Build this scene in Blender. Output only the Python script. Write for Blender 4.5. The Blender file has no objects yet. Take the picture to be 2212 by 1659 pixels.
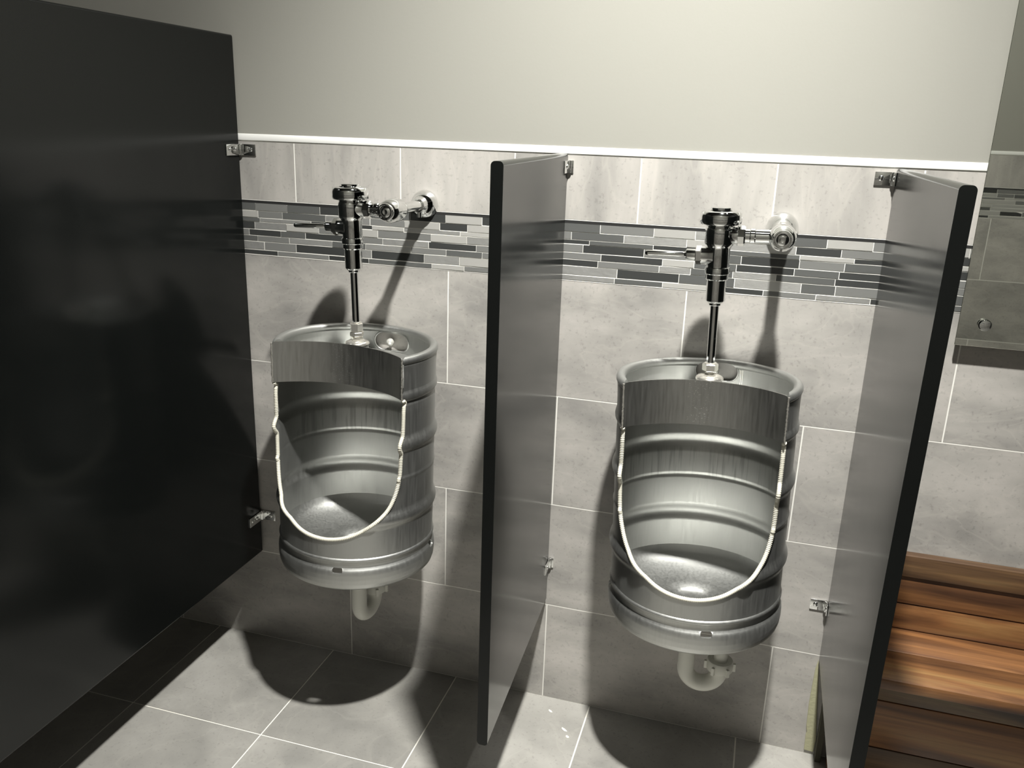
import bpy, bmesh, math, random
from mathutils import Vector, Matrix
random.seed(7)
S = bpy.context.scene
COL = S.collection
PI = math.pi

# ---------------------------------------------------------------- camera, world, light, exposure
cam = bpy.data.cameras.new('camera'); camo = bpy.data.objects.new('camera', cam); COL.objects.link(camo)
cam.sensor_width = 36.0; cam.lens = 1839.27 / 2212 * 36.0; cam.clip_start = 0.02
r_ = Vector((0.95750747, 0.28663731, 0.03191394)); u_ = Vector((-0.11271703, 0.27006462, 0.95622172)); f_ = Vector((-0.26546999, 0.91918668, -0.2908978))
M = Matrix.Identity(4)
for i in range(3):
    M[i][0] = r_[i]; M[i][1] = u_[i]; M[i][2] = -f_[i]; M[i][3] = (0.7787275, -2.0678127, 1.5911737)[i]
camo.matrix_world = M
S.camera = camo

w = bpy.data.worlds.new('world'); S.world = w; w.use_nodes = True
w.node_tree.nodes['Background'].inputs[0].default_value = (0.5, 0.52, 0.5, 1)
w.node_tree.nodes['Background'].inputs[1].default_value = 0.01

CEIL = 3.5
# two recessed lamps: (place, radius, [(kind, watts, aim point, cone, softness)])
LAMPS = [((0.82, -1.24, CEIL - 0.012), 0.06, [('AREA', 48.0, None, 0, 0), ('SPOT', 620.0, (0.22, -0.03, 0.26), 67, 1.0)]),
         ((1.56, -0.86, CEIL - 0.012), 0.05, [('SPOT', 50.0, (0.85, -0.35, 0.0), 34, 0.8)])]
for (p, rad, beams) in LAMPS:
    for (kind, e, aim, cone, soft) in beams:
        if kind == 'SPOT':
            L = bpy.data.lights.new('downlight_beam', 'SPOT'); L.shadow_soft_size = rad; L.spot_size = math.radians(cone); L.spot_blend = soft
        else:
            L = bpy.data.lights.new('downlight_glow', 'AREA'); L.shape = 'DISK'; L.size = rad * 2
        L.energy = e; L.color = (1.0, 0.985, 0.935)
        lo = bpy.data.objects.new('downlight_glow', L); COL.objects.link(lo); lo.location = p
        if aim: lo.rotation_euler = (Vector(aim) - Vector(p)).to_track_quat('-Z', 'Y').to_euler()

S.view_settings.view_transform = 'Standard'; S.view_settings.look = 'None'
S.view_settings.gamma = 1.0; S.view_settings.use_curve_mapping = False
S.view_settings.exposure = 0.55

# ---------------------------------------------------------------- helpers
def nodes(name):
    m = bpy.data.materials.new(name); m.use_nodes = True
    nt = m.node_tree; return m, nt, nt.nodes['Principled BSDF']
def simple(name, col, rough=0.5, metal=0.0, spec=0.5, aniso=0.0, bump=None, sub=0.0):
    m, nt, b = nodes(name)
    b.inputs['Base Color'].default_value = (*col, 1); b.inputs['Roughness'].default_value = rough
    b.inputs['Metallic'].default_value = metal; b.inputs['Specular IOR Level'].default_value = spec
    b.inputs['Anisotropic'].default_value = aniso
    # slight procedural wear so that nothing is perfectly uniform
    tc = nt.nodes.new('ShaderNodeTexCoord'); n = nt.nodes.new('ShaderNodeTexNoise'); n.inputs['Scale'].default_value = 14; n.inputs['Detail'].default_value = 4
    nt.links.new(tc.outputs['Object'], n.inputs['Vector'])
    mr = nt.nodes.new('ShaderNodeMapRange'); mr.inputs['To Min'].default_value = max(0.0, rough * 0.88); mr.inputs['To Max'].default_value = min(1, rough * 1.12)
    nt.links.new(n.outputs['Fac'], mr.inputs['Value']); nt.links.new(mr.outputs['Result'], b.inputs['Roughness'])
    if bump:
        bn = nt.nodes.new('ShaderNodeBump'); bn.inputs['Strength'].default_value = bump[0]; bn.inputs['Distance'].default_value = 0.002
        n2 = nt.nodes.new('ShaderNodeTexNoise'); n2.inputs['Scale'].default_value = bump[1]; n2.inputs['Detail'].default_value = 3
        nt.links.new(tc.outputs['Object'], n2.inputs['Vector']); nt.links.new(n2.outputs['Fac'], bn.inputs['Height']); nt.links.new(bn.outputs['Normal'], b.inputs['Normal'])
    return m

def ramp(nt, src, stops):
    r = nt.nodes.new('ShaderNodeValToRGB'); els = r.color_ramp.elements
    els[0].position = stops[0][0]; els[0].color = (*stops[0][1], 1)
    els[1].position = stops[-1][0]; els[1].color = (*stops[-1][1], 1)
    for p, c in stops[1:-1]:
        e = els.new(p); e.color = (*c, 1)
    nt.links.new(src, r.inputs['Fac']); return r

def tile_material(name, base, dark, light, rough=0.42):
    m, nt, b = nodes(name); L = nt.links.new
    tc = nt.nodes.new('ShaderNodeTexCoord')
    at = nt.nodes.new('ShaderNodeAttribute'); at.attribute_name = 'rnd'
    av = nt.nodes.new('ShaderNodeAttribute'); av.attribute_name = 'upright'
    off = nt.nodes.new('ShaderNodeVectorMath'); off.operation = 'SCALE'; off.inputs[0].default_value = (17.0, 9.0, 23.0); L(at.outputs['Fac'], off.inputs['Scale'])
    add = nt.nodes.new('ShaderNodeVectorMath'); add.operation = 'ADD'; L(tc.outputs['Object'], add.inputs[0]); L(off.outputs[0], add.inputs[1])
    m1 = nt.nodes.new('ShaderNodeVectorMath'); m1.operation = 'MULTIPLY'; m1.inputs[1].default_value = (4.0, 4.0, 8.0); L(add.outputs[0], m1.inputs[0])
    m2 = nt.nodes.new('ShaderNodeVectorMath'); m2.operation = 'MULTIPLY'; m2.inputs[1].default_value = (8.0, 4.0, 1.8); L(add.outputs[0], m2.inputs[0])
    mx = nt.nodes.new('ShaderNodeMix'); mx.data_type = 'VECTOR'; L(av.outputs['Fac'], mx.inputs['Factor']); L(m1.outputs[0], mx.inputs[4]); L(m2.outputs[0], mx.inputs[5])
    n1 = nt.nodes.new('ShaderNodeTexNoise'); n1.inputs['Scale'].default_value = 1.0; n1.inputs['Detail'].default_value = 7; n1.inputs['Roughness'].default_value = 0.58; n1.inputs['Distortion'].default_value = 0.15
    L(mx.outputs[1], n1.inputs['Vector'])
    c1 = ramp(nt, n1.outputs['Fac'], [(0.30, dark), (0.5, base), (0.72, light)])
    # pale wandering veins
    n2 = nt.nodes.new('ShaderNodeTexNoise'); n2.inputs['Scale'].default_value = 1.1; n2.inputs['Detail'].default_value = 3; n2.inputs['Distortion'].default_value = 1.4
    L(mx.outputs[1], n2.inputs['Vector'])
    v = ramp(nt, n2.outputs['Fac'], [(0.47, (0, 0, 0)), (0.5, (1, 1, 1)), (0.53, (0, 0, 0))])
    mv = nt.nodes.new('ShaderNodeMix'); mv.data_type = 'RGBA'; mv.inputs[7].default_value = (min(1, light[0] * 1.25), min(1, light[1] * 1.24), min(1, light[2] * 1.2), 1)
    mu = nt.nodes.new('ShaderNodeMath'); mu.operation = 'MULTIPLY'; mu.inputs[1].default_value = 0.13; L(v.outputs['Color'], mu.inputs[0])
    L(mu.outputs[0], mv.inputs[0]); L(c1.outputs['Color'], mv.inputs[6])
    # little dark pits
    n3 = nt.nodes.new('ShaderNodeTexNoise'); n3.inputs['Scale'].default_value = 130; n3.inputs['Detail'].default_value = 3; L(add.outputs[0], n3.inputs['Vector'])
    p = ramp(nt, n3.outputs['Fac'], [(0.30, (0.55, 0.55, 0.55)), (0.40, (1, 1, 1)), (1.0, (1.04, 1.04, 1.04))])
    mp = nt.nodes.new('ShaderNodeMix'); mp.data_type = 'RGBA'; mp.blend_type = 'MULTIPLY'; mp.inputs[0].default_value = 0.36
    L(mv.outputs[2], mp.inputs[6]); L(p.outputs['Color'], mp.inputs[7])
    # tile to tile tone
    tr = nt.nodes.new('ShaderNodeMapRange'); tr.inputs['To Min'].default_value = 0.93; tr.inputs['To Max'].default_value = 1.05; L(at.outputs['Fac'], tr.inputs['Value'])
    mt = nt.nodes.new('ShaderNodeVectorMath'); mt.operation = 'SCALE'; L(mp.outputs[2], mt.inputs[0]); L(tr.outputs['Result'], mt.inputs['Scale'])
    L(mt.outputs[0], b.inputs['Base Color'])
    b.inputs['Roughness'].default_value = rough
    bn = nt.nodes.new('ShaderNodeBump'); bn.inputs['Strength'].default_value = 0.12; bn.inputs['Distance'].default_value = 0.001
    L(n1.outputs['Fac'], bn.inputs['Height']); L(bn.outputs['Normal'], b.inputs['Normal'])
    return m

def steel_material(name, col, rough, streak=0.0, metal=0.85):
    m, nt, b = nodes(name); L = nt.links.new
    tc = nt.nodes.new('ShaderNodeTexCoord')
    mp = nt.nodes.new('ShaderNodeMapping'); mp.inputs['Scale'].default_value = (60, 60, 5); L(tc.outputs['Object'], mp.inputs['Vector'])
    n = nt.nodes.new('ShaderNodeTexNoise'); n.inputs['Scale'].default_value = 3; n.inputs['Detail'].default_value = 5; L(mp.outputs[0], n.inputs['Vector'])
    n2 = nt.nodes.new('ShaderNodeTexNoise'); n2.inputs['Scale'].default_value = 7; n2.inputs['Detail'].default_value = 4; L(tc.outputs['Object'], n2.inputs['Vector'])
    mixn = nt.nodes.new('ShaderNodeMath'); mixn.operation = 'ADD'; L(n.outputs['Fac'], mixn.inputs[0]); L(n2.outputs['Fac'], mixn.inputs[1])
    k = 1.0 - streak
    c = ramp(nt, mixn.outputs[0], [(0.35, tuple(x * k * 0.9 for x in col)), (0.65, col)])
    c.color_ramp.elements[0].position = 0.4; c.color_ramp.elements[1].position = 1.0
    L(c.outputs['Color'], b.inputs['Base Color'])
    mr = nt.nodes.new('ShaderNodeMapRange'); mr.inputs['From Min'].default_value = 0.6; mr.inputs['From Max'].default_value = 1.4
    mr.inputs['To Min'].default_value = rough * 0.85; mr.inputs['To Max'].default_value = rough * 1.2
    L(mixn.outputs[0], mr.inputs['Value']); L(mr.outputs['Result'], b.inputs['Roughness'])
    b.inputs['Metallic'].default_value = metal
    bn = nt.nodes.new('ShaderNodeBump'); bn.inputs['Strength'].default_value = 0.06; bn.inputs['Distance'].default_value = 0.001
    L(n.outputs['Fac'], bn.inputs['Height']); L(bn.outputs['Normal'], b.inputs['Normal'])
    return m

def add_marks(m, kind):
    nt = m.node_tree; L = nt.links.new; b = nt.nodes['Principled BSDF']
    src = b.inputs['Base Color'].links[0].from_socket
    tc = nt.nodes.new('ShaderNodeTexCoord'); sp = nt.nodes.new('ShaderNodeSeparateXYZ'); L(tc.outputs['Object'], sp.inputs[0])
    def mth(op, x, y=None):
        n = nt.nodes.new('ShaderNodeMath'); n.operation = op
        for i, v in enumerate((x, y)):
            if v is None: continue
            if isinstance(v, (int, float)): n.inputs[i].default_value = v
            else: L(v, n.inputs[i])
        return n.outputs[0]
    def band(v, lo, hi, soft):
        n = nt.nodes.new('ShaderNodeMapRange'); n.interpolation_type = 'SMOOTHSTEP'; n.inputs['From Min'].default_value = lo; n.inputs['From Max'].default_value = lo + soft; L(v, n.inputs['Value'])
        k = nt.nodes.new('ShaderNodeMapRange'); k.interpolation_type = 'SMOOTHSTEP'; k.inputs['From Min'].default_value = hi - soft; k.inputs['From Max'].default_value = hi; k.inputs['To Min'].default_value = 1; k.inputs['To Max'].default_value = 0; L(v, k.inputs['Value'])
        return mth('MULTIPLY', n.outputs[0], k.outputs[0])
    mp = nt.nodes.new('ShaderNodeMapping'); nz = nt.nodes.new('ShaderNodeTexNoise'); nz.inputs['Detail'].default_value = 3; L(tc.outputs['Object'], mp.inputs['Vector']); L(mp.outputs[0], nz.inputs['Vector']); nz.inputs['Scale'].default_value = 1.0
    mix = nt.nodes.new('ShaderNodeMix'); mix.data_type = 'RGBA'; L(src, mix.inputs[6])
    if kind == 'runs':
        mp.inputs['Scale'].default_value = (110, 40, 6)
        r = ramp(nt, nz.outputs['Fac'], [(0.50, (0, 0, 0)), (0.62, (1, 1, 1))])
        rad = mth('POWER', mth('ADD', mth('POWER', sp.outputs[0], 2.0), mth('POWER', sp.outputs[1], 2.0)), 0.5)
        inside = mth('LESS_THAN', rad, 0.1986)
        f = mth('MULTIPLY', mth('MULTIPLY', band(sp.outputs[2], 0.275, 0.368, 0.022), inside), mth('MULTIPLY', r.outputs['Color'], mth('GREATER_THAN', sp.outputs[1], 0.0)))
        L(mth('MULTIPLY', f, 0.45), mix.inputs[0]); mix.inputs[7].default_value = (0.20, 0.20, 0.185, 1)
    else:
        mp.inputs['Scale'].default_value = (260, 260, 420)
        r = ramp(nt, nz.outputs['Fac'], [(0.62, (0, 0, 0)), (0.70, (1, 1, 1))])
        f = mth('MULTIPLY', band(sp.outputs[0], -0.045, 0.020, 0.012), r.outputs['Color'])
        L(mth('MULTIPLY', f, 0.8), mix.inputs[0]); mix.inputs[7].default_value = (0.95, 0.95, 0.92, 1)
    L(mix.outputs[2], b.inputs['Base Color'])
    return m

def wood_material(name='warm_stained_wood', tint=(1.0, 1.0, 1.0)):
    m, nt, b = nodes(name); L = nt.links.new
    tc = nt.nodes.new('ShaderNodeTexCoord'); at = nt.nodes.new('ShaderNodeObjectInfo')
    off = nt.nodes.new('ShaderNodeVectorMath'); off.operation = 'SCALE'; off.inputs[0].default_value = (13, 7, 29); L(at.outputs['Random'], off.inputs['Scale'])
    add = nt.nodes.new('ShaderNodeVectorMath'); add.operation = 'ADD'; L(tc.outputs['Object'], add.inputs[0]); L(off.outputs[0], add.inputs[1])
    mp = nt.nodes.new('ShaderNodeMapping'); mp.inputs['Scale'].default_value = (0.9, 8, 8); L(add.outputs[0], mp.inputs['Vector'])
    n = nt.nodes.new('ShaderNodeTexNoise'); n.inputs['Scale'].default_value = 1.3; n.inputs['Detail'].default_value = 5; n.inputs['Distortion'].default_value = 1.5; L(mp.outputs[0], n.inputs['Vector'])
    c = ramp(nt, n.outputs['Fac'], [(0.28, (0.075, 0.032, 0.016)), (0.42, (0.19, 0.085, 0.036)), (0.55, (0.36, 0.165, 0.062)), (0.68, (0.46, 0.26, 0.10)), (0.80, (0.22, 0.10, 0.045))])
    mf = nt.nodes.new('ShaderNodeMapping'); mf.inputs['Scale'].default_value = (6, 160, 160); L(add.outputs[0], mf.inputs['Vector'])
    nf = nt.nodes.new('ShaderNodeTexNoise'); nf.inputs['Scale'].default_value = 1.0; nf.inputs['Detail'].default_value = 3; L(mf.outputs[0], nf.inputs['Vector'])
    g = ramp(nt, nf.outputs['Fac'], [(0.3, (0.75, 0.75, 0.75)), (0.7, (1.1, 1.1, 1.1))])
    mm = nt.nodes.new('ShaderNodeMix'); mm.data_type = 'RGBA'; mm.blend_type = 'MULTIPLY'; mm.inputs[0].default_value = 1; L(c.outputs['Color'], mm.inputs[6]); L(g.outputs['Color'], mm.inputs[7])
    sc = nt.nodes.new('ShaderNodeMapRange'); sc.inputs['To Min'].default_value = 0.45; sc.inputs['To Max'].default_value = 1.0; L(at.outputs['Random'], sc.inputs['Value'])
    ms = nt.nodes.new('ShaderNodeVectorMath'); ms.operation = 'SCALE'; L(mm.outputs[2], ms.inputs[0]); L(sc.outputs['Result'], ms.inputs['Scale'])
    mt = nt.nodes.new('ShaderNodeVectorMath'); mt.operation = 'MULTIPLY'; mt.inputs[1].default_value = tint; L(ms.outputs[0], mt.inputs[0])
    L(mt.outputs[0], b.inputs['Base Color']); b.inputs['Roughness'].default_value = 0.38
    bn = nt.nodes.new('ShaderNodeBump'); bn.inputs['Strength'].default_value = 0.2; bn.inputs['Distance'].default_value = 0.001; L(nf.outputs['Fac'], bn.inputs['Height']); L(bn.outputs['Normal'], b.inputs['Normal'])
    return m

MT = tile_material('grey_stone_tile', (0.385, 0.37, 0.345), (0.27, 0.262, 0.247), (0.50, 0.475, 0.445))
MF = tile_material('grey_floor_tile', (0.30, 0.292, 0.27), (0.225, 0.22, 0.205), (0.375, 0.365, 0.34), 0.36)
MG = simple('pale_grout', (0.80, 0.79, 0.74), 0.8)
MGF = simple('pale_floor_grout', (0.78, 0.76, 0.69), 0.8)
MP = simple('greige_wall_paint', (0.315, 0.31, 0.278), 0.36, bump=(0.06, 180))
MW = simple('white_satin_trim', (0.88, 0.88, 0.85), 0.3)
MWT = simple('bright_satin_ledge', (0.93, 0.93, 0.90), 0.3)
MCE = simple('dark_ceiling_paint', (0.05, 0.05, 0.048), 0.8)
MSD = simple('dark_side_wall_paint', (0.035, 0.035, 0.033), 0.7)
MK = simple('black_phenolic_panel', (0.005, 0.0058, 0.0055), 0.17, spec=0.28)
MKE = simple('black_panel_edge', (0.010, 0.011, 0.011), 0.35)
MC = simple('polished_chrome', (0.80, 0.81, 0.80), 0.055, 1.0)
MCD = simple('darkened_slot', (0.02, 0.02, 0.02), 0.6)
MS = steel_material('brushed_keg_steel', (0.475, 0.48, 0.463), 0.45, 0.08, 0.96)
add_marks(MS, 'runs')
MSI = steel_material('brushed_plate_steel', (0.46, 0.46, 0.44), 0.37, 0.15, 1.0)
add_marks(MSI, 'specks')
MBR = steel_material('satin_nickel_fitting', (0.74, 0.72, 0.66), 0.22)
MPVC = simple('white_pvc', (0.70, 0.70, 0.64), 0.4)
MTR = simple('cream_rubber_edging', (0.62, 0.60, 0.51), 0.5)
MWD = wood_material()
MWD2 = wood_material('umber_stained_wood', (0.50, 0.62, 0.74))
MMIR = simple('mirror_silvering', (0.84, 0.86, 0.80), 0.012, 1.0)
MBOLT = simple('pale_bolt_steel', (0.80, 0.79, 0.74), 0.3, 0.6)
# mosaic strips
MO = [simple('charcoal_glass_strip', (0.045, 0.047, 0.046), 0.10), simple('grey_glass_strip', (0.17, 0.172, 0.165), 0.12),
      simple('brushed_metal_strip', (0.62, 0.62, 0.60), 0.42, 0.75, bump=(0.5, 55)), simple('pale_grey_stone_strip', (0.36, 0.355, 0.335), 0.3),
      simple('smoke_glass_strip', (0.10, 0.103, 0.10), 0.08)]
MDK = simple('painted_groove_shade', (0.02, 0.02, 0.02), 0.5)  # near-black colour used as the shade along the mosaic's top

class MB:
    def __init__(s): s.v = []; s.f = []; s.m = []; s.a = []; s.b = []
    def add(s, vs, fs, mi=0, rnd=0.0, up=0.0):
        o = len(s.v); s.v += [tuple(p) for p in vs]
        for f in fs: s.f.append([o + i for i in f]); s.m.append(mi); s.a.append(rnd); s.b.append(up)
    def box(s, a, b, mi=0, rnd=0.0, up=0.0, rot=None, c=None):
        x0, y0, z0 = a; x1, y1, z1 = b
        vs = [Vector(p) for p in ((x0,y0,z0),(x1,y0,z0),(x1,y1,z0),(x0,y1,z0),(x0,y0,z1),(x1,y0,z1),(x1,y1,z1),(x0,y1,z1))]
        if rot: vs = [rot @ (p - Vector(c)) + Vector(c) for p in vs]
        s.add(vs, [(0,3,2,1),(4,5,6,7),(0,1,5,4),(1,2,6,5),(2,3,7,6),(3,0,4,7)], mi, rnd, up)
    def lathe(s, prof, org=(0,0,0), axis='z', seg=48, mi=0, ang0=0.0, cap=True):
        o = Vector(org); vs = []; n = len(prof)
        for (r, h) in prof:
            for k in range(seg):
                a = ang0 + 2 * PI * k / seg; c, d = r * math.cos(a), r * math.sin(a)
                p = {'z': (c, d, h), 'x': (h, c, d), 'y': (d, h, c)}[axis]
                vs.append(o + Vector(p))
        fs = []
        for i in range(n - 1):
            for k in range(seg):
                k2 = (k + 1) % seg; fs.append((i*seg+k, i*seg+k2, (i+1)*seg+k2, (i+1)*seg+k))
        if cap:
            fs.append(tuple(range(seg))[::-1]); fs.append(tuple((n-1)*seg + k for k in range(seg)))
        s.add(vs, fs, mi)
    def tube(s, path, rad, seg=16, mi=0, cap=True):
        P = [Vector(p) for p in path]; n = len(P); R = rad if hasattr(rad, '__len__') else [rad] * n
        T = [(P[min(i+1, n-1)] - P[max(i-1, 0)]).normalized() for i in range(n)]
        up = Vector((0, 0, 1)) if abs(T[0].z) < 0.9 else Vector((1, 0, 0))
        N = (up - T[0] * up.dot(T[0])).normalized(); vs = []
        for i in range(n):
            N = (N - T[i] * N.dot(T[i])).normalized(); B = T[i].cross(N)
            for k in range(seg):
                a = 2 * PI * k / seg; vs.append(P[i] + (N * math.cos(a) + B * math.sin(a)) * R[i])
        fs = [(i*seg+k, i*seg+(k+1)%seg, (i+1)*seg+(k+1)%seg, (i+1)*seg+k) for i in range(n-1) for k in range(seg)]
        if cap: fs.append(tuple(range(seg))[::-1]); fs.append(tuple((n-1)*seg + k for k in range(seg)))
        s.add(vs, fs, mi)
    def build(s, name, mats, parent=None, smooth=None, bevel=None, attr=False, label=None):
        me = bpy.data.meshes.new(name); me.from_pydata(s.v, [], s.f)
        mats = mats if isinstance(mats, (list, tuple)) else [mats]
        for m in mats: me.materials.append(m)
        me.polygons.foreach_set('material_index', s.m)
        if attr:
            for nm, d in (('rnd', s.a), ('upright', s.b)):
                A = me.attributes.new(nm, 'FLOAT', 'FACE'); A.data.foreach_set('value', d)
        bm = bmesh.new(); bm.from_mesh(me); bmesh.ops.recalc_face_normals(bm, faces=bm.faces)
        if bevel:
            bmesh.ops.bevel(bm, geom=[e for e in bm.edges if e.is_manifold and e.calc_face_angle(0) > 0.6], offset=bevel[0], segments=bevel[1], affect='EDGES', profile=0.5)
        bm.to_mesh(me); bm.free()
        if smooth is not None:
            me.shade_smooth(); me.set_sharp_from_angle(angle=math.radians(smooth))
        me.update()
        o = bpy.data.objects.new(name, me); COL.objects.link(o)
        if parent: o.parent = parent
        if label: o['label'] = label
        return o

def thing(name, label, cat, loc=(0,0,0), rot=(0,0,0), group=None):
    o = bpy.data.objects.new(name, None); COL.objects.link(o); o.empty_display_size = 0.05
    o.location = loc; o.rotation_euler = rot; o['label'] = label; o['category'] = cat
    if group: o['group'] = group
    return o
def tag(o, label, cat, group=None):
    o['label'] = label; o['category'] = cat
    if group: o['group'] = group
    return o
def struct(o, label=None):
    o['kind'] = 'structure'
    if label: o['label'] = label
    return o
def boolean_cut(o, cutter):
    md = o.modifiers.new('cut', 'BOOLEAN'); md.operation = 'DIFFERENCE'; md.solver = 'MANIFOLD'; md.object = cutter
    dg = bpy.context.evaluated_depsgraph_get(); dg.update()
    me = bpy.data.meshes.new_from_object(o.evaluated_get(dg)); o.modifiers.clear(); old = o.data; o.data = me; bpy.data.meshes.remove(old)
    cm = cutter.data; bpy.data.objects.remove(cutter); bpy.data.meshes.remove(cm)

# ---------------------------------------------------------------- the room
X0, X1, Y1 = -2.3, 3.1, -2.76
W, H = 0.6125, 0.3075
Z4 = 0.3031; ZR = [Z4, Z4 + H, Z4 + 2*H, Z4 + 3*H]      # grout lines up the wall; the last is the mosaic's lower edge
ZMB, ZMT, ZTB, ZTT = ZR[3], 1.3735, 1.5285, 1.5465
G = 0.0016                                             # half a grout joint

def tiled_wall(name, x0, x1, top_joints):
    """wall in its own plane: x along, z up, room on the -y side"""
    m = MB(); T = -0.0022
    m.add([(x0,-0.0018,0),(x1,-0.0018,0),(x1,-0.0018,ZTT),(x0,-0.0018,ZTT)], [(0,1,2,3)], 1)                      # grout bed
    m.box((x0, -0.0025, ZTT), (x1, 0.02, CEIL), 2)                                         # painted upper wall
    def tile(a, b, c, d, up=0.0):
        a = max(a, x0); b = min(b, x1)
        if b - a > 0.02: m.box((a+G, T, c+G), (b-G, 0.004, d-G), 0, random.random(), up)
    zs = [(0.0, ZR[0], W/2), (ZR[0], ZR[1], 0.0), (ZR[1], ZR[2], W/2), (ZR[2], ZR[3], -0.0)]
    for (c, d, sh) in zs:
        k = math.floor((x0 - sh) / W)
        while sh + k * W < x1:
            tile(sh + k*W, sh + (k+1)*W, c, d); k += 1
    js = [x0] + [j for j in top_joints if x0 < j < x1] + [x1]
    for a, b in zip(js, js[1:]): tile(a, b, ZMT, ZTB, 1.0)
    o = m.build(name, [MT, MG, MP], attr=True)
    return struct(o)

def white_trim(name, x0, x1):
    m = MB(); m.box((x0, -0.0046, ZTB + 0.0012), (x1, 0.0, ZTT))
    return struct(m.build(name, MWT, bevel=(0.0012, 2), smooth=40))
def groove_shade(name, x0, x1):  # solid dark strip paints the shade below the top tile row
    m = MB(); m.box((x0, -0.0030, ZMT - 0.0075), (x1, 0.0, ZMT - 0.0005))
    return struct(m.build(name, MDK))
ROWS = [(1.3465, 1.3660), (1.3275, 1.3450), (1.3165, 1.3262), (1.2965, 1.3150), (1.2790, 1.2945), (1.2630, 1.2775), (1.2405, 1.2615), (1.2270, 1.2385)]
def mosaic(name, x0, x1, seed):
    rg = random.Random(seed); m = MB()
    m.box((x0, -0.0029, ZMB - 0.0014), (x1, 0.0, ZMT - 0.008), 5)
    for ri, (a, b) in enumerate(ROWS):
        x = x0 - rg.random() * 0.1; last = -1
        while x < x1:
            ln = rg.choice([0.075, 0.098, 0.098, 0.13, 0.15]) * (1.0 if b - a > 0.012 else 1.2)
            k = rg.choices([0, 1, 2, 3, 4], [4, 3, 2.4, 1.6, 4])[0]
            while k == last: k = rg.choices([0, 1, 2, 3, 4], [4, 3, 2.4, 1.6, 4])[0]
            last = k
            xa, xb = max(x, x0), min(x + ln, x1)
            if xb - xa > 0.004:
                d = {0: 0.0036, 1: 0.0038, 2: 0.0036, 3: 0.0042, 4: 0.0040}[k] + rg.uniform(-0.0003, 0.0003)
                # a hair of tilt so every strip catches the lamp its own way
                t = rg.uniform(-0.0003, 0.0003); t2 = rg.uniform(-0.0003, 0.0003)
                A, B, Cc, D = (xa+0.0007, -d-t, a+0.0003), (xb-0.0007, -d+t, a+0.0003), (xb-0.0007, -d+t2, b-0.0003), (xa+0.0007, -d-t+t2, b-0.0003)
                vs = [A, B, Cc, D] + [(p[0], -0.0015, p[2]) for p in (A, B, Cc, D)]
                m.add(vs, [(0,1,2,3),(0,4,5,1),(1,5,6,2),(2,6,7,3),(3,7,4,0),(4,7,6,5)], k)
            x += ln
    return struct(m.build(name, MO + [MG]))

tj = [-0.437 - 0.304*k for k in range(8, 0, -1)] + [-0.437, -0.133, 0.171, 0.4807, 0.7886, 1.093, 1.397, 1.7, 2.0, 2.31, 2.61, 2.92]
wb = tiled_wall('wall_back', X0, X1, tj)
white_trim('trim_1', X0, X1); groove_shade('trim_2', X0, X1)
mosaic('trim_3', X0, X1, 5)
# the wall behind the photographer, tiled the same way (the mirror shows it)
RZ = Matrix.Rotation(PI, 4, 'Z')
def flip(o): o.matrix_world = Matrix.Translation((0, Y1, 0)) @ RZ
for o in (tiled_wall('wall_front', -X1, -X0, tj), white_trim('trim_4', -X1, -X0), groove_shade('trim_5', -X1, -X0), mosaic('trim_6', -X1, -X0, 11)): flip(o)
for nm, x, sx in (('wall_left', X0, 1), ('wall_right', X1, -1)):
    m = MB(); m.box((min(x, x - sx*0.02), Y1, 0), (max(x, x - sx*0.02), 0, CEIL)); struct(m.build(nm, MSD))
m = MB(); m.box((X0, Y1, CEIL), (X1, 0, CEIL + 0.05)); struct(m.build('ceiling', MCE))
# floor
m = MB(); F = 0.409; m.box((X0, Y1, -0.03), (X1, 0, -0.0012), 1)
i = -8
while 0.0375 + (i-1)*F < X1:
    j = 0
    while -j*F > Y1:
        a, b = max(0.0375 + i*F, X0), min(0.0375 + (i+1)*F, X1); c, d = max(-(j+1)*F, Y1), -j*F
        if b - a > 0.02: m.box((a+0.002, c+0.002, -0.01), (b-0.002, d-0.002, 0), 0, random.random())
        j += 1
    i += 1
struct(m.build('floor', [MF, MGF], attr=True))

# recessed ceiling lamps
for idx, (p, rad, beams) in enumerate(LAMPS):
    t = thing('ceiling_downlight', ['round recessed ceiling lamp above and in front of the urinals', 'round recessed ceiling lamp above the wooden bench'][idx], 'lamp', (p[0], p[1], CEIL))
    m = MB(); m.lathe([(rad + 0.004, -0.002), (rad + 0.004, -0.006), (rad + 0.02, -0.006), (rad + 0.024, 0.0)], cap=False, seg=40); m.build('trim_ring', MW, t, smooth=40)
    me_, nt, b = nodes('lit_lamp_lens'); b.inputs['Emission Color'].default_value = (1, 0.98, 0.92, 1); b.inputs['Emission Strength'].default_value = 12
    m = MB(); m.lathe([(rad + 0.003, -0.0035), (rad + 0.003, -0.0015)], seg=40); m.build('lens', me_, t)

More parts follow.
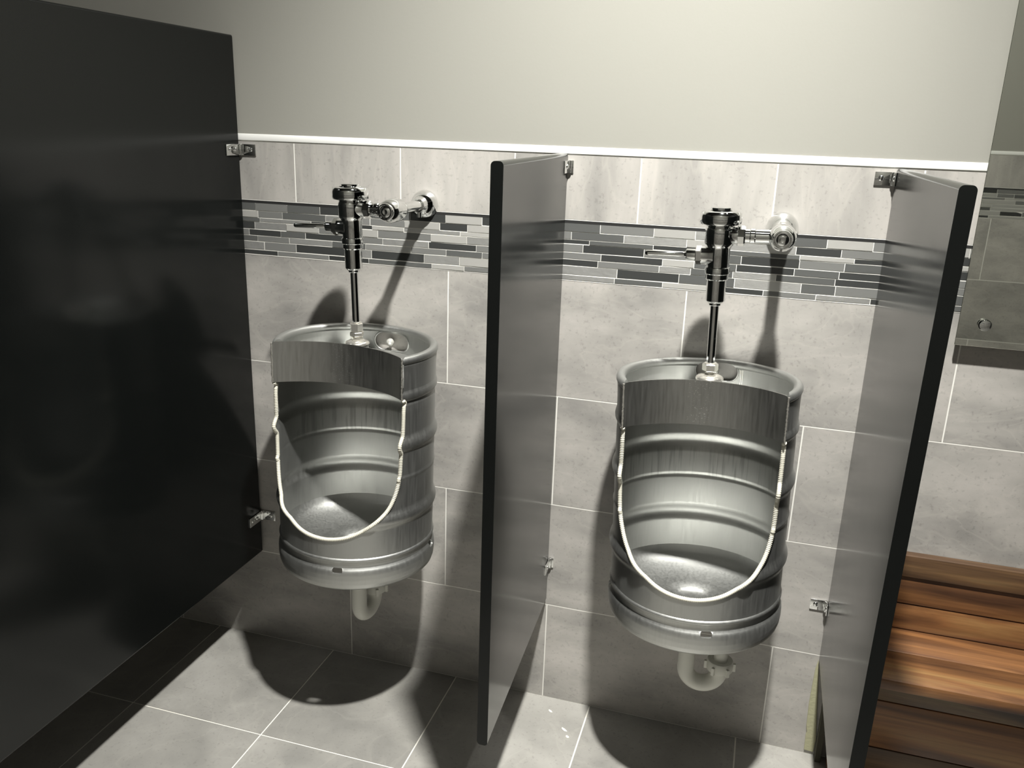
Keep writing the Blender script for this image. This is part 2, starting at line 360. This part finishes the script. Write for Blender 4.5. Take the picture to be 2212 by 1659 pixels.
# ---------------------------------------------------------------- partitions
def bracket(par, side, x_face, zc, leg, ear, name='bracket'):
    """chrome angle: one leg on the panel face (pointing to the room), one ear on the wall"""
    s = side; b = MB(); t = 0.0028; h = 0.0145
    xf = x_face
    b.box((min(xf, xf + s*t), -0.006 - leg, zc - h), (max(xf, xf + s*t), -0.006, zc + h))
    b.box((min(xf, xf + s*ear), -0.0062, zc - h), (max(xf, xf + s*ear), -0.0030, zc + h))
    # the folded corner
    b.tube([(xf + s*0.003, -0.0075, zc - h), (xf + s*0.003, -0.0075, zc + h)], 0.0045, 14)
    o = b.build(name, MC, par, bevel=(0.0009, 2), smooth=35)
    for yy in ((-0.058, -0.034) if leg > 0.06 else (-0.006 - leg * 0.6,)):
        k = MB(); k.lathe([(0.0058, 0.0), (0.0056, 0.0016), (0.0045, 0.0030), (0.0022, 0.0038), (0.0004, 0.004)], org=(0,0,0), axis='x', seg=20)
        k.v = [(xf + s*(t + p[0]), yy + p[1], zc + 0.001 + p[2]) for p in k.v]; k.build('screw', MC, o, smooth=50)
    for xx in ((ear * 0.68,) if ear > 0.03 else ()):
        k = MB(); k.lathe([(0.0062, 0.0), (0.0060, 0.0016), (0.0048, 0.0032), (0.0024, 0.0040), (0.0004, 0.0042)], axis='y', seg=20)
        k.v = [(xf + s*xx + p[0], -0.0062 - p[1], zc + 0.001 + p[2]) for p in k.v]; k.build('screw', MC, o, smooth=50)
    return o

def panel_mesh(x0, x1, x2, x3, y0, y1, z0, z1, rr):
    """x0,x1: faces at the wall end; x2,x3: faces at the room end; corners of the long edges rounded"""
    m = MB(); n = 6; pts = []
    # profile in (u across thickness 0..1, z): rounded top and bottom corners; extruded along y
    def ring(xa, xb, y):
        th = xb - xa; r = min(rr, th * 0.49); out = []
        for (cx, cz, a0) in ((xb - r, z1 - r, 0), (xa + r, z1 - r, 90), (xa + r, z0 + r, 180), (xb - r, z0 + r, 270)):
            for k in range(n + 1):
                a = math.radians(a0 + 90 * k / n); out.append((cx + r * math.cos(a), y, cz + r * math.sin(a)))
        return out
    A = ring(x0, x1, y0); B = ring(x2, x3, y1); L = len(A)
    m.add(A + B, [tuple(range(L)), tuple(range(L, 2*L))[::-1]] + [(k, (k+1) % L, L + (k+1) % L, L + k) for k in range(L)])
    return m
# left: tall cubicle side
t = thing('cubicle_partition', 'tall black glossy cubicle side panel left of both urinals', 'partition', (-0.609, -0.8, 0.309))
m = panel_mesh(-0.621, -0.597, -0.621, -0.597, -0.0135, -1.75, 0.309, 1.791, 0.006)
o = m.build('panel', MK, t, smooth=40); o.matrix_parent_inverse = t.matrix_world.inverted()
PARTS = []
def local(t):
    """children are built in world coordinates; move them under the Empty"""
    bpy.context.view_layer.update()
    inv = t.matrix_world.inverted()
    for c in t.children: c.matrix_parent_inverse = inv
bracket(t, 1, -0.597, 1.505, 0.066, 0.046); bracket(t, 1, -0.597, 0.430, 0.066, 0.046); local(t)
# middle
t = thing('urinal_partition', 'black glossy privacy panel on the wall between the two keg urinals', 'partition', (0.31, -0.3, 0.32))
panel_mesh(0.283, 0.306, 0.3095, 0.333, -0.0135, -0.622, 0.322, 1.531, 0.008).build('panel', MK, t, smooth=40)
bracket(t, 1, 0.3070, 1.500, 0.050, 0.012); bracket(t, 1, 0.3070, 0.437, 0.050, 0.012); local(t)
# right
t = thing('urinal_partition', 'black glossy privacy panel to the right of the right keg urinal beside the mirror', 'partition', (1.05, -0.3, 0.30))
m = panel_mesh(1.0345, 1.058, 1.0445, 1.070, -0.0135, -0.645, 0.292, 1.528, 0.008)
m.v = [(p[0] + (-0.011) * max(0, (1.528 - p[2]) / 1.2) * (-p[1] / 0.64), p[1], p[2]) for p in m.v]      # hangs a touch out of true
m.build('panel', MK, t, smooth=40)
bracket(t, -1, 1.0340, 1.505, 0.024, 0.041); bracket(t, -1, 1.0340, 0.449, 0.024, 0.041); local(t)

# ---------------------------------------------------------------- keg urinals
ZB = 0.474
rim = [(0.1945 + 0.0105 * math.cos(math.radians(a)), 1.0565 + 0.0105 * math.sin(math.radians(a))) for a in range(-50, 231, 20)]
outer = [(0.2020,1.045),(0.2012,1.030),(0.2008,1.0),(0.2010,0.983),(0.2035,0.978),(0.2046,0.972),(0.2040,0.965),(0.2010,0.959),(0.1972,0.955),(0.1972,0.951),(0.1992,0.946),(0.2,0.93),(0.2,0.90),(0.2,0.872),(0.2008,0.867),(0.2040,0.860),(0.2066,0.853),(0.2074,0.847),(0.2066,0.841),(0.2040,0.834),(0.2008,0.828),(0.2,0.823),(0.2,0.80),(0.2,0.767),(0.2012,0.763),(0.2020,0.760),(0.2008,0.756),(0.2,0.753),(0.2,0.72),(0.2,0.684),(0.2008,0.678),(0.2040,0.671),(0.2066,0.664),(0.2074,0.658),(0.2066,0.652),(0.2040,0.645),(0.2008,0.639),(0.2,0.634),(0.2,0.60),(0.1996,0.563),(0.2022,0.5605),(0.2032,0.5575),(0.2022,0.5545),(0.1990,0.552),(0.1982,0.546),(0.1978,0.5385),(0.1982,0.5365),(0.2022,0.5325),(0.2046,0.527),(0.2056,0.518),(0.2055,0.505),(0.2040,0.492),(0.2005,0.481),(0.1950,0.4755),(0.1900,0.474)]
inner = [(0.1870,0.476),(0.1865,0.480),(0.1895,0.4825),(0.1960,0.490),(0.2010,0.503),(0.2015,0.518),(0.1990,0.528),(0.1955,0.535),(0.1955,0.545),(0.1965,0.563),(0.1975,0.60),(0.1975,0.634),(0.1983,0.639),(0.2015,0.645),(0.2041,0.652),(0.2049,0.658),(0.2041,0.664),(0.2015,0.671),(0.1983,0.678),(0.1975,0.684),(0.1975,0.72),(0.1975,0.753),(0.1983,0.756),(0.1993,0.760),(0.1987,0.763),(0.1975,0.767),(0.1975,0.80),(0.1975,0.823),(0.1983,0.828),(0.2015,0.834),(0.2041,0.841),(0.2049,0.847),(0.2041,0.853),(0.2015,0.860),(0.1983,0.867),(0.1975,0.872),(0.1975,0.90),(0.1975,0.946),(0.1985,0.99),(0.1985,1.03),(0.1980,1.045)]
inner = [(r, z) for r, z in inner]
PROF = rim[::-1][::-1]
loop = rim[::-1] + []            # inner side of the roll -> over the top -> outer side
def supported(P):
    # extra rings beside every bend so the straight walls stay straight in shading
    out = []
    for (a, b) in zip(P, P[1:]):
        out.append(a); d = math.hypot(b[0] - a[0], b[1] - a[1])
        if d > 0.010:
            for t in (0.0022 / d, 1 - 0.0022 / d): out.append((a[0] + (b[0] - a[0]) * t, a[1] + (b[1] - a[1]) * t))
    return out + [P[-1]]
loop = [(r, z) for r, z in rim[::-1]] + supported(outer) + supported(inner)
def r_out(z):
    pts = [(b, a) for a, b in outer]; pts.sort()
    if z <= pts[0][0]: return pts[0][1]
    for (z0, r0), (z1, r1) in zip(pts, pts[1:]):
        if z0 <= z <= z1: return r0 + (r1 - r0) * (z - z0) / (z1 - z0)
    return pts[-1][1]
def catmull(P, n=6):
    out = []
    for i in range(len(P) - 1):
        p0, p1, p2, p3 = P[max(i-1, 0)], P[i], P[i+1], P[min(i+2, len(P)-1)]
        for k in range(n):
            t = k / n
            out.append(tuple(0.5 * ((2*b) + (-a + c) * t + (2*a - 5*b + 4*c - d) * t*t + (-a + 3*b - 3*c + d) * t**3) for a, b, c, d in zip(p0, p1, p2, p3)))
    out.append(tuple(P[-1])); return out
U = [(-0.1715,0.962),(-0.1725,0.90),(-0.1735,0.85),(-0.171,0.77),(-0.161,0.722),(-0.143,0.682),(-0.115,0.653),(-0.079,0.629),(-0.040,0.616),(0.008,0.612),(0.050,0.617),(0.084,0.629),(0.116,0.650),(0.143,0.677),(0.158,0.712),(0.1665,0.760),(0.169,0.82),(0.1715,0.88),(0.1725,0.962)]
UC = catmull(U, 6)

def prism(poly, y0, y1):
    m = MB(); n = len(poly)
    m.add([(x, y0, z) for x, z in poly] + [(x, y1, z) for x, z in poly], [tuple(range(n)), tuple(range(n, 2*n))[::-1]] + [(k, (k+1) % n, n + (k+1) % n, n + k) for k in range(n)])
    return m
def stadium(cx, cz, w_, h_, n=10):
    r = h_ / 2; d = w_ / 2 - r; out = []
    for k in range(n + 1):
        a = -PI/2 + PI * k / n; out.append((cx + d + r * math.cos(a), cz + r * math.sin(a)))
    for k in range(n + 1):
        a = PI/2 + PI * k / n; out.append((cx - d + r * math.cos(a), cz + r * math.sin(a)))
    return out

def rrect(cx, cz, w_, h_, r):
    out = []
    for (sx_, sz_, a0) in ((1, -1, -90), (1, 1, 0), (-1, 1, 90), (-1, -1, 180)):
        for k in range(4):
            a = math.radians(a0 + 30 * k); out.append((cx + sx_ * (w_ / 2 - r) + r * math.cos(a), cz + sz_ * (h_ / 2 - r) + r * math.sin(a)))
    return out
def keg(kx, ky, tilt, label, plate_label, sag, slot, seam, notch_deg, zhead, neck):
    s = math.sin(tilt)
    t = thing('keg_urinal', label, 'urinal', (kx - s * (0.77 - ZB), ky, ZB), (0, tilt, 0))
    lim0 = -ky - 0.0045
    def flat(x, y, z):                       # the back is flattened against the wall
        return (x, y if y <= 0 else y * lim0 / 0.2075, z)
    NS = 180
    m = MB(); vs = []; n = len(loop)
    for (r, z) in loop:
        for k in range(NS):
            a = 2 * PI * k / NS; vs.append(flat(r * math.cos(a), r * math.sin(a), z - ZB))
    fs = [(i*NS+k, i*NS+(k+1) % NS, ((i+1) % n)*NS+(k+1) % NS, ((i+1) % n)*NS+k) for i in range(n) for k in range(NS)]
    m.add(vs, fs)
    body = m.build('keg_shell', MS)
    poly = [(x, z - ZB) for x, z in UC] + [(0.1725, 0.66), (-0.1715, 0.66)]
    boolean_cut(body, prism(poly, -0.35, -0.03).build('c', MS))
    # the slot in the top collar
    sx, sz, sw, sh = slot
    boolean_cut(body, prism(stadium(sx, sz - ZB, sw, sh), 0.10, 0.30).build('c', MS))
    # drain notches round the foot ring
    for dg in notch_deg:
        a = math.radians(dg); cz = 0.5315 - ZB
        pr = prism(rrect(0, cz - 0.001, 0.026, 0.0125, 0.004), -0.24, -0.17)
        pr.v = [(p[0]*math.cos(a) - p[1]*math.sin(a), p[0]*math.sin(a) + p[1]*math.cos(a), p[2]) for p in pr.v]
        boolean_cut(body, pr.build('c', MS))
    me = body.data; me.shade_smooth(); me.set_sharp_from_angle(angle=math.radians(38)); body.parent = t
    # inward bowed splash plate across the front of the collar
    xa = 0.171; yc = -0.112; Rb = (xa*xa + sag*sag) / (2*sag); cy = yc + sag - Rb            # circle through both corners, bulging towards the wall
    def ply(x): return cy + math.sqrt(max(Rb*Rb - x*x, 0))
    m = MB(); NX = 60; th = 0.0024
    def zedge(u):  # rounded upper corners
        d = (1 - abs(u)) * xa; return 0.5925 - (0.006 - math.sqrt(max(0, 0.006**2 - (0.006 - d)**2)) if d < 0.006 else 0)
    A = []; 
    for i in range(NX + 1):
        u = -1 + 2 * i / NX; u = math.copysign(1 - (1 - abs(u))**1.15, u) if abs(u) > 0 else 0; x = u * xa
        y = ply(x); nrm = Vector((x, y - cy)).normalized(); zt = zedge(u); zb = 0.9635 - ZB
        for (o_, z_) in ((0, zb), (0, zb + 0.05), (0, zt), (th, zt), (th, zb)):
            A.append((x + nrm.x * o_, y + nrm.y * o_, z_))
    fs = [(i*5+k, (i+1)*5+k, (i+1)*5+(k+1) % 5, i*5+(k+1) % 5) for i in range(NX) for k in range(5)] + [(0,1,2,3,4), tuple(NX*5 + k for k in (4,3,2,1,0))]
    m.add(A, fs); m.build('splash_plate', MSI, t, smooth=40, label=plate_label)
    # weld beads down the two ends of the plate
    for sg in (-1, 1):
        m = MB(); pth = []; rr = []
        for k in range(40):
            z = 0.590 - 0.100 * k / 39; pth.append((sg * (xa + 0.0012 + random.uniform(-0.0004, 0.0004)), yc - 0.0008 + random.uniform(-0.0004, 0.0004), z)); rr.append(0.0022 + random.uniform(-0.0004, 0.0005))
        m.tube(pth, rr, 8); m.build('weld_bead', MBR, t, smooth=60)
    # domed head below the collar, cut off behind the plate
    m = MB(); NR, NA = 14, 96; V = []
    for k in range(NA):
        a = 2 * PI * k / NA; c, d = math.cos(a), math.sin(a)
        rmax = 0.1972
        # march outwards until the plate is met
        rr = 0.0
        while rr < 0.1972:
            x, y = rr*c, rr*d
            if abs(x) < xa and y < ply(x) + th + 0.001: break
            rr += 0.0015
        if d < 0: rmax = min(rmax, max(rr - 0.0015, 0.01))
        for i in range(NR + 1):
            r = rmax * i / NR; z = zhead - (zhead - 0.990) * (r / 0.1972)**2.2 - ZB
            V.append(flat(r*c, r*d, z))
    m.add(V, [(k*(NR+1)+i, k*(NR+1)+i+1, ((k+1) % NA)*(NR+1)+i+1, ((k+1) % NA)*(NR+1)+i) for k in range(NA) for i in range(NR)])
    hd = m.build('keg_head', MS, t, smooth=60)
    m = MB(); zn = neck[2] - ZB; m.lathe([(0.033, 1.024 - ZB), (0.0295, 1.032 - ZB), (0.0285, zn - 0.004), (0.0275, zn)], (neck[0], neck[1], 0), 'z', 48); m.build('keg_neck', MS, t, smooth=35)
    # basin floor with a round drain dish
    m = MB(); prof = [(0.1968, 0.566), (0.190, 0.551), (0.178, 0.540), (0.155, 0.529), (0.12, 0.519), (0.085, 0.512), (0.052, 0.508), (0.048, 0.505), (0.044, 0.502), (0.02, 0.5005), (0.0005, 0.500)]
    V = []; NA = 120
    for (r, z) in prof:
        for k in range(NA):
            a = 2 * PI * k / NA; V.append(flat(r*math.cos(a), r*math.sin(a), z - ZB))
    m.add(V, [(i*NA+k, i*NA+(k+1) % NA, (i+1)*NA+(k+1) % NA, (i+1)*NA+k) for i in range(len(prof)-1) for k in range(NA)])
    m.build('basin', MS, t, smooth=60)
    # ribbed edging round the U-shaped opening
    P = []; 
    dense = catmull(U, 60)
    acc = 0; last = None; pts = []; rad = []
    prev = None
    for (x, z) in dense:
        R = r_out(z); y = -math.sqrt(max(R*R - x*x, 0.0)) + 0.0005
        p = Vector((x, y, z - ZB))
        if prev is None or (p - prev).length > 0.00075:
            if prev is not None: acc += (p - prev).length
            pts.append(p); rad.append(0.0048 + 0.0005 * math.cos(2 * PI * acc / 0.0042)); prev = p
    m = MB(); m.tube(pts, rad, 14); m.build('edge_trim', MTR, t, smooth=80, label='cream ribbed edging')
    # rolled lip of the collar slot and the bolt through it
    y_in = flat(0, math.sqrt(0.1985**2 - sx*sx), 0)[1]
    m = MB(); st = stadium(sx, sz - ZB, sw + 0.004, sh + 0.004, 12)
    st.append(st[0]); m.tube([(x, flat(0, math.sqrt(0.1985**2 - x*x), 0)[1] - 0.0005, z) for x, z in st], 0.0022, 10); m.build('slot_lip', MS, t, smooth=60)
    m = MB(); yb = -ky - 0.003
    m.lathe([(0.0100, -0.016), (0.0100, -0.024), (0.007, -0.028), (0.003, -0.0295), (0.0003, -0.030)], org=(sx - 0.004, y_in + 0.012, sz - ZB), axis='y', seg=32)
    m.lathe([(0.004, 0.0), (0.004, -0.016)], org=(sx - 0.004, y_in + 0.012, sz - ZB), axis='y', seg=16)
    m.build('mounting_bolt', MBOLT, t, smooth=40)
    if seam:
        m = MB(); x = seam; y = flat(0, math.sqrt(0.1985**2 - x*x), 0)[1]
        m.tube([(x, y - 0.0008, 0.508 + 0.002*k) for k in range(32)], 0.0013, 8); m.tube([(x + 0.0045, y - 0.0012, 0.508 + 0.002*k) for k in range(32)], 0.0010, 8)
        m.build('collar_seam', MBR, t, smooth=60)
    return t
keg(-0.174, -0.195, math.radians(0.93), 'left steel beer keg urinal with cream rope edging, between tall cubicle panel and middle panel', 'scuffed curved steel splash plate', 0.060, (0.0155, 1.021, 0.098, 0.046), None, (12, 96, 196, 284), 1.030, (0.0015, 0.0, 1.0535))
keg(0.700, -0.176, math.radians(-1.75), 'right steel beer keg urinal between middle and right black panels', 'brushed curved steel splash plate with specks', 0.068, (0.010, 1.036, 0.098, 0.046), 0.067, (13, 96, 196, 280), 1.030, (0.0025, -0.010, 1.0595))

# ---------------------------------------------------------------- flush valves
def hexn(r, z0, z1, axis='z', org=(0,0,0), mb=None, a0=0.3):
    m = mb or MB(); c = 0.0012
    m.lathe([(r - c, z0), (r, z0 + c), (r, z1 - c), (r - c, z1)], org, axis, 6, 0, a0); return m
def valve(x, y, z0, tilt, dz, label, stop_dx, short=False):
    t = thing('flush_valve', label, 'flush valve', (x, y, z0), (0, tilt, 0))
    Z = 0.352 + dz; H2 = 0.308 + dz
    m = MB(); m.lathe([(0.0305, 0.0), (0.0305, 0.003), (0.028, 0.0065), (0.020, 0.010), (0.015, 0.012)], seg=48); m.build('spud_flange', MBR, t, smooth=50)
    if short:
        hexn(0.0105, 0.010, 0.020).build('spud_nut', MBR, t, smooth=20)
        m = hexn(0.0175, 0.0195, 0.036, a0=0.1); m.lathe([(0.013, 0.036), (0.0135, 0.0375), (0.0105, 0.039)], seg=32); m.build('compression_nut', MBR, t, smooth=20)
    else:
        hexn(0.0150, 0.011, 0.020).build('spud_nut', MBR, t, smooth=20)
        m = hexn(0.0175, 0.0205, 0.031, a0=0.7); m.build('lock_nut', MBR, t, smooth=20)
        m = hexn(0.0165, 0.0325, 0.053, a0=0.1); m.lathe([(0.012, 0.053), (0.0125, 0.0555), (0.0105, 0.057)], seg=32); m.build('compression_nut', MBR, t, smooth=20)
    def up(prof): return [(r, h + dz) for r, h in prof]
    m = MB(); m.lathe([(0.0095, 0.030), (0.0095, 0.208 + dz)], seg=32); m.build('flush_pipe', MC, t, smooth=40)
    m = MB(); m.lathe(up([(0.0120, 0.200), (0.0135, 0.2015), (0.0135, 0.205), (0.0165, 0.2065), (0.0205, 0.2105), (0.0208, 0.213), (0.0208, 0.2575)]), seg=48); m.build('vacuum_breaker', MC, t, smooth=35)
    m = MB(); m.lathe(up([(0.0225, 0.2565), (0.0243, 0.259), (0.0243, 0.2685)]), seg=48)
    m.lathe(up([(0.0250, 0.2690), (0.0264, 0.2705), (0.0264, 0.2815), (0.0255, 0.2835), (0.0235, 0.2845)]), seg=48); m.build('coupling_nut', MC, t, smooth=35)
    m = MB(); m.lathe(up([(0.0235, 0.284), (0.0240, 0.290), (0.0240, 0.324), (0.0262, 0.328), (0.0298, 0.3325), (0.0312, 0.337), (0.0312, 0.362), (0.0304, 0.367), (0.0285, 0.3705), (0.0290, 0.373)]), seg=56)
    m.lathe([(0.024, 0.0), (0.0215, -0.010), (0.0195, -0.018), (0.0195, -0.026)], (-0.010, 0, H2), 'x', 40)       # handle boss
    m.lathe([(0.027, 0.010), (0.022, 0.024), (0.0185, 0.032), (0.0185, 0.040)], (0, 0, Z), 'x', 40)              # outlet boss
    m.build('valve_body', MC, t, smooth=35)
    m = MB(); m.lathe(up([(0.0290, 0.3722), (0.0325, 0.3735), (0.0415, 0.3755), (0.0436, 0.3785), (0.0440, 0.384), (0.0438, 0.393), (0.0425, 0.3985), (0.0395, 0.4020), (0.0340, 0.4034), (0.0270, 0.4040), (0.0262, 0.4056), (0.0225, 0.4060)]), seg=64)
    m.lathe(up([(0.0215, 0.4055), (0.0218, 0.4095), (0.0205, 0.4105)]), seg=48); m.build('cap', MC, t, smooth=35)
    # handle
    hd = hexn(0.0205, -0.048, -0.034, 'x', (0, 0, H2), a0=0.52).build('handle_nut', MC, t, smooth=20)
    m = MB(); m.lathe([(0.0125, -0.047), (0.0128, -0.066), (0.0122, -0.0675), (0.0075, -0.070), (0.0055, -0.072)], (0, 0, H2), 'x', 32)
    m.lathe([(0.0040, -0.069), (0.0046, -0.073), (0.0060, -0.076), (0.0062, -0.150), (0.0058, -0.154), (0.0035, -0.1565)], (0, 0, H2), 'x', 28); m.build('handle', MC, t, smooth=40)
    # outlet tailpiece towards the stop
    m = MB(); m.lathe([(0.0195, 0.036), (0.0212, 0.038), (0.0212, 0.050), (0.0190, 0.053)], (0, 0, Z), 'x', 8); m.build('tailpiece_nut', MC, t, smooth=20)
    m = MB(); m.lathe([(0.0150, 0.050), (0.0150, 0.062), (0.0165, 0.064), (0.0165, 0.072), (0.0150, 0.074), (0.0150, stop_dx - 0.012)], (0, 0, Z), 'x', 36); m.build('tailpiece', MC, t, smooth=35)
    # control stop, its axis pointing into the room
    m = MB(); m.lathe([(0.0165, 0.046), (0.0195, 0.040), (0.0215, 0.032), (0.0260, 0.022), (0.0280, 0.012), (0.0282, -0.010), (0.0275, -0.024), (0.0255, -0.034), (0.0225, -0.040), (0.0205, -0.043)], (stop_dx, 0, Z), 'y', 48); st = m.build('control_stop', MC, t, smooth=35)
    m = MB(); m.lathe([(0.0200, -0.042), (0.0203, -0.046), (0.0190, -0.049), (0.0165, -0.0495), (0.0150, -0.0475), (0.0125, -0.0475), (0.0100, -0.0490), (0.0060, -0.0500), (0.0030, -0.0490)], (stop_dx, 0, Z), 'y', 40); m.build('stop_cap', MC, st, smooth=30)
    # supply pipe and escutcheon on the wall
    yw = -y - 0.0035
    m = MB(); m.lathe([(0.0132, 0.040), (0.0132, yw - 0.004)], (stop_dx, 0, Z), 'y', 36); m.build('supply_pipe', MC, t, smooth=35)
    m = MB(); m.lathe([(0.0140, yw - 0.046), (0.0165, yw - 0.046), (0.0175, yw - 0.043), (0.0185, yw - 0.032), (0.0230, yw - 0.027), (0.0300, yw - 0.019), (0.0345, yw - 0.009), (0.0360, yw - 0.002), (0.0360, yw)], (stop_dx, 0, Z), 'y', 48)
    fl = m.build('wall_flange', MC, t, smooth=40)
    m = MB(); m.lathe([(0.0062, -0.0300), (0.0062, -0.0190), (0.0045, -0.017)], (stop_dx - 0.001, yw - 0.034, Z), 'z', 20); m.build('set_screw', MC, fl, smooth=35)
    return t
valve(-0.1680, -0.195, 1.0560, -0.0244, -0.0205, 'left chrome flush valve rising from the left keg, shadow falling across the mosaic', 0.1105)
valve(0.6945, -0.186, 1.0620, -0.0290, -0.0330, 'right chrome flush valve above the right keg, lever pointing left', 0.1280, True)

# ---------------------------------------------------------------- drain traps
def trap(kx, ky, d, label, back):
    t = thing('drain_trap', label, 'drain pipe', (kx, ky, 0.25)); D = Vector(d).normalized()
    sep = 0.082; R = sep / 2; zc = 0.312
    P = [Vector((kx, ky, z)) for z in (0.495, 0.45, 0.40, 0.36, zc)]
    for k in range(1, 21):
        a = PI * k / 20; P.append(Vector((kx, ky, zc)) + D * (R - R * math.cos(a)) + Vector((0, 0, -R * math.sin(a))))
    e = P[-1]; P += [e + Vector((0, 0, 0.006))]
    m = MB(); m.tube(P, 0.0205, 28); m.build('trap_bend', MPVC, t, smooth=60)
    m = MB(); m.lathe([(0.0235, 0.0), (0.0245, 0.002), (0.0245, 0.022), (0.0235, 0.024)], (kx, ky, 0.372), 'z', 12); m.build('inlet_nut', MPVC, t, smooth=20)
    m = MB(); m.lathe([(0.0260, 0.0), (0.0315, 0.004), (0.0320, 0.008), (0.0320, 0.026), (0.0300, 0.030)], (e.x, e.y, zc + 0.002), 'z', 36)
    for k in range(6):
        a = k * PI / 3 + 0.1; c = Vector((e.x + 0.033 * math.cos(a), e.y + 0.033 * math.sin(a), zc + 0.014)); rot = Matrix.Rotation(a, 3, 'Z')
        m.box(c - Vector((0.005, 0.0035, 0.010)), c + Vector((0.005, 0.0035, 0.010)), rot=rot, c=c)
    m.build('slip_nut', MPVC, t, smooth=35)
    P = [e + Vector((0, 0, z)) for z in (0.012, 0.03, 0.05, 0.062)]; c = P[-1]
    bk = Vector((0, 1, 0))
    for k in range(1, 10):
        a = PI / 2 * k / 9; P.append(c + bk * (0.028 - 0.028 * math.cos(a)) + Vector((0, 0, 0.028 * math.sin(a))))
    P.append(Vector((P[-1].x, -0.004, P[-1].z)))
    m = MB(); m.tube(P, 0.0170, 24); m.build('outlet_pipe', MPVC, t, smooth=60)
    local(t)
trap(-0.1785, -0.195, (0.10, 1, 0), 'white plastic drain trap hanging under the left keg urinal', 0)
trap(0.7085, -0.178, (1, 0.12, 0), 'white plastic drain trap hanging under the right keg urinal', 0)

# ---------------------------------------------------------------- wooden bench at the right
t = thing('wooden_bench', 'stained wooden plank bench against the tiled wall at the right edge', 'bench', (1.8, -0.13, 0))
def board(name, a, b, par=t, mat=MWD):
    m = MB(); m.box(a, b); return m.build(name, mat, par, bevel=(0.003, 2), smooth=30)
XA, XB = 1.078, 2.55
board('back_board', (XA, -0.030, 0.577), (XB, -0.003, 0.634), mat=MWD2); board('back_board', (XA, -0.024, 0.503), (XB, -0.003, 0.5755)); board('back_board', (XA, -0.022, 0.4315), (XB, -0.003, 0.5015))
board('seat_board', (XA, -0.128, 0.403), (XB, -0.004, 0.430)); board('seat_board', (XA, -0.252, 0.403), (XB, -0.1295, 0.430))
board('front_board', (XA + 0.01, -0.120, 0.285), (XB, -0.098, 0.4015), mat=MWD2); board('front_board', (XA + 0.01, -0.120, 0.150), (XB, -0.098, 0.2835)); board('front_board', (XA + 0.01, -0.120, 0.002), (XB, -0.098, 0.1485), mat=MWD2)
board('side_board', (XA + 0.01, -0.097, 0.002), (XA + 0.03, -0.005, 0.4015)); board('side_board', (XB - 0.02, -0.097, 0.002), (XB, -0.005, 0.4015))
local(t)

# ---------------------------------------------------------------- mirror
t = thing('wall_mirror', 'frameless mirror on round chrome standoffs, right of the right black panel', 'mirror', (1.7, -0.02, 1.157))
m = MB(); m.box((1.2065, -0.0285, 1.157), (2.20, -0.0225, 2.35)); m.build('mirror_glass', MMIR, t, bevel=(0.0006, 1), smooth=30)
for (x, z) in ((1.2575, 1.2075), (2.149, 1.2075), (1.2575, 2.30), (2.149, 2.30)):
    m = MB(); m.lathe([(0.0125, -0.0285), (0.0130, -0.0325), (0.0130, -0.0400), (0.0115, -0.0425), (0.007, -0.0435), (0.0005, -0.044)], (x, 0, z), 'y', 32)
    m.lathe([(0.009, -0.0225), (0.009, -0.003)], (x, 0, z), 'y', 24); m.build('standoff', MC, t, smooth=40)
local(t)

# rough exposed edge of the wall below the right panel
ML = simple('raw_olive_filler', (0.38, 0.37, 0.24), 0.8, bump=(0.5, 120))
m = MB(); pts = [(1.0345, 0.292), (1.030, 0.262), (1.0285, 0.215), (1.0275, 0.155), (1.0295, 0.090), (1.0315, 0.075), (1.0330, 0.068), (1.0315, 0.060), (1.0330, 0.012), (1.0570, 0.010), (1.0590, 0.05), (1.0500, 0.14), (1.0400, 0.25)]
pr = prism(pts, -0.0065, -0.0023); struct(pr.build('trim_7', ML, bevel=(0.001, 1)), 'olive filler strip running down the wall under the right panel')
MB_ = MB(); MB_.box((1.0600, -0.03, 0.0), (1.0740, -0.003, 0.285)); struct(MB_.build('trim_8', simple('painted_panel_shade', (0.07, 0.068, 0.05), 0.8)), 'dark strip painted as shade under the right panel, beside the bench')  # added strip whose dark colour stands for shade beneath the panel

# crumbs on the floor
MCR = simple('white_paper_crumb', (0.85, 0.84, 0.78), 0.8)
for (x, y, a, b, lab) in ((0.345, -0.062, 0.0075, 0.0035, 'small white crumb on the floor right beside the middle panel'), (0.400, -0.125, 0.011, 0.004, 'longest white crumb on the floor between panel and right keg'), (0.415, -0.150, 0.006, 0.004, 'round white crumb touching the long crumb on the floor')):
    bm = bmesh.new(); bmesh.ops.create_icosphere(bm, subdivisions=2, radius=1)
    for v in bm.verts: v.co = Vector((v.co.x * a * (1 + 0.2 * math.sin(5*v.co.y)), v.co.y * b, max(v.co.z, -0.4) * 0.002 + 0.0008))
    me = bpy.data.meshes.new('paper_crumb'); bm.to_mesh(me); bm.free(); me.materials.append(MCR); me.shade_smooth()
    o = bpy.data.objects.new('paper_crumb', me); COL.objects.link(o); o.location = (x, y, 0); o.rotation_euler = (0, 0, -0.6); tag(o, lab, 'crumb', 'white crumbs on the floor')
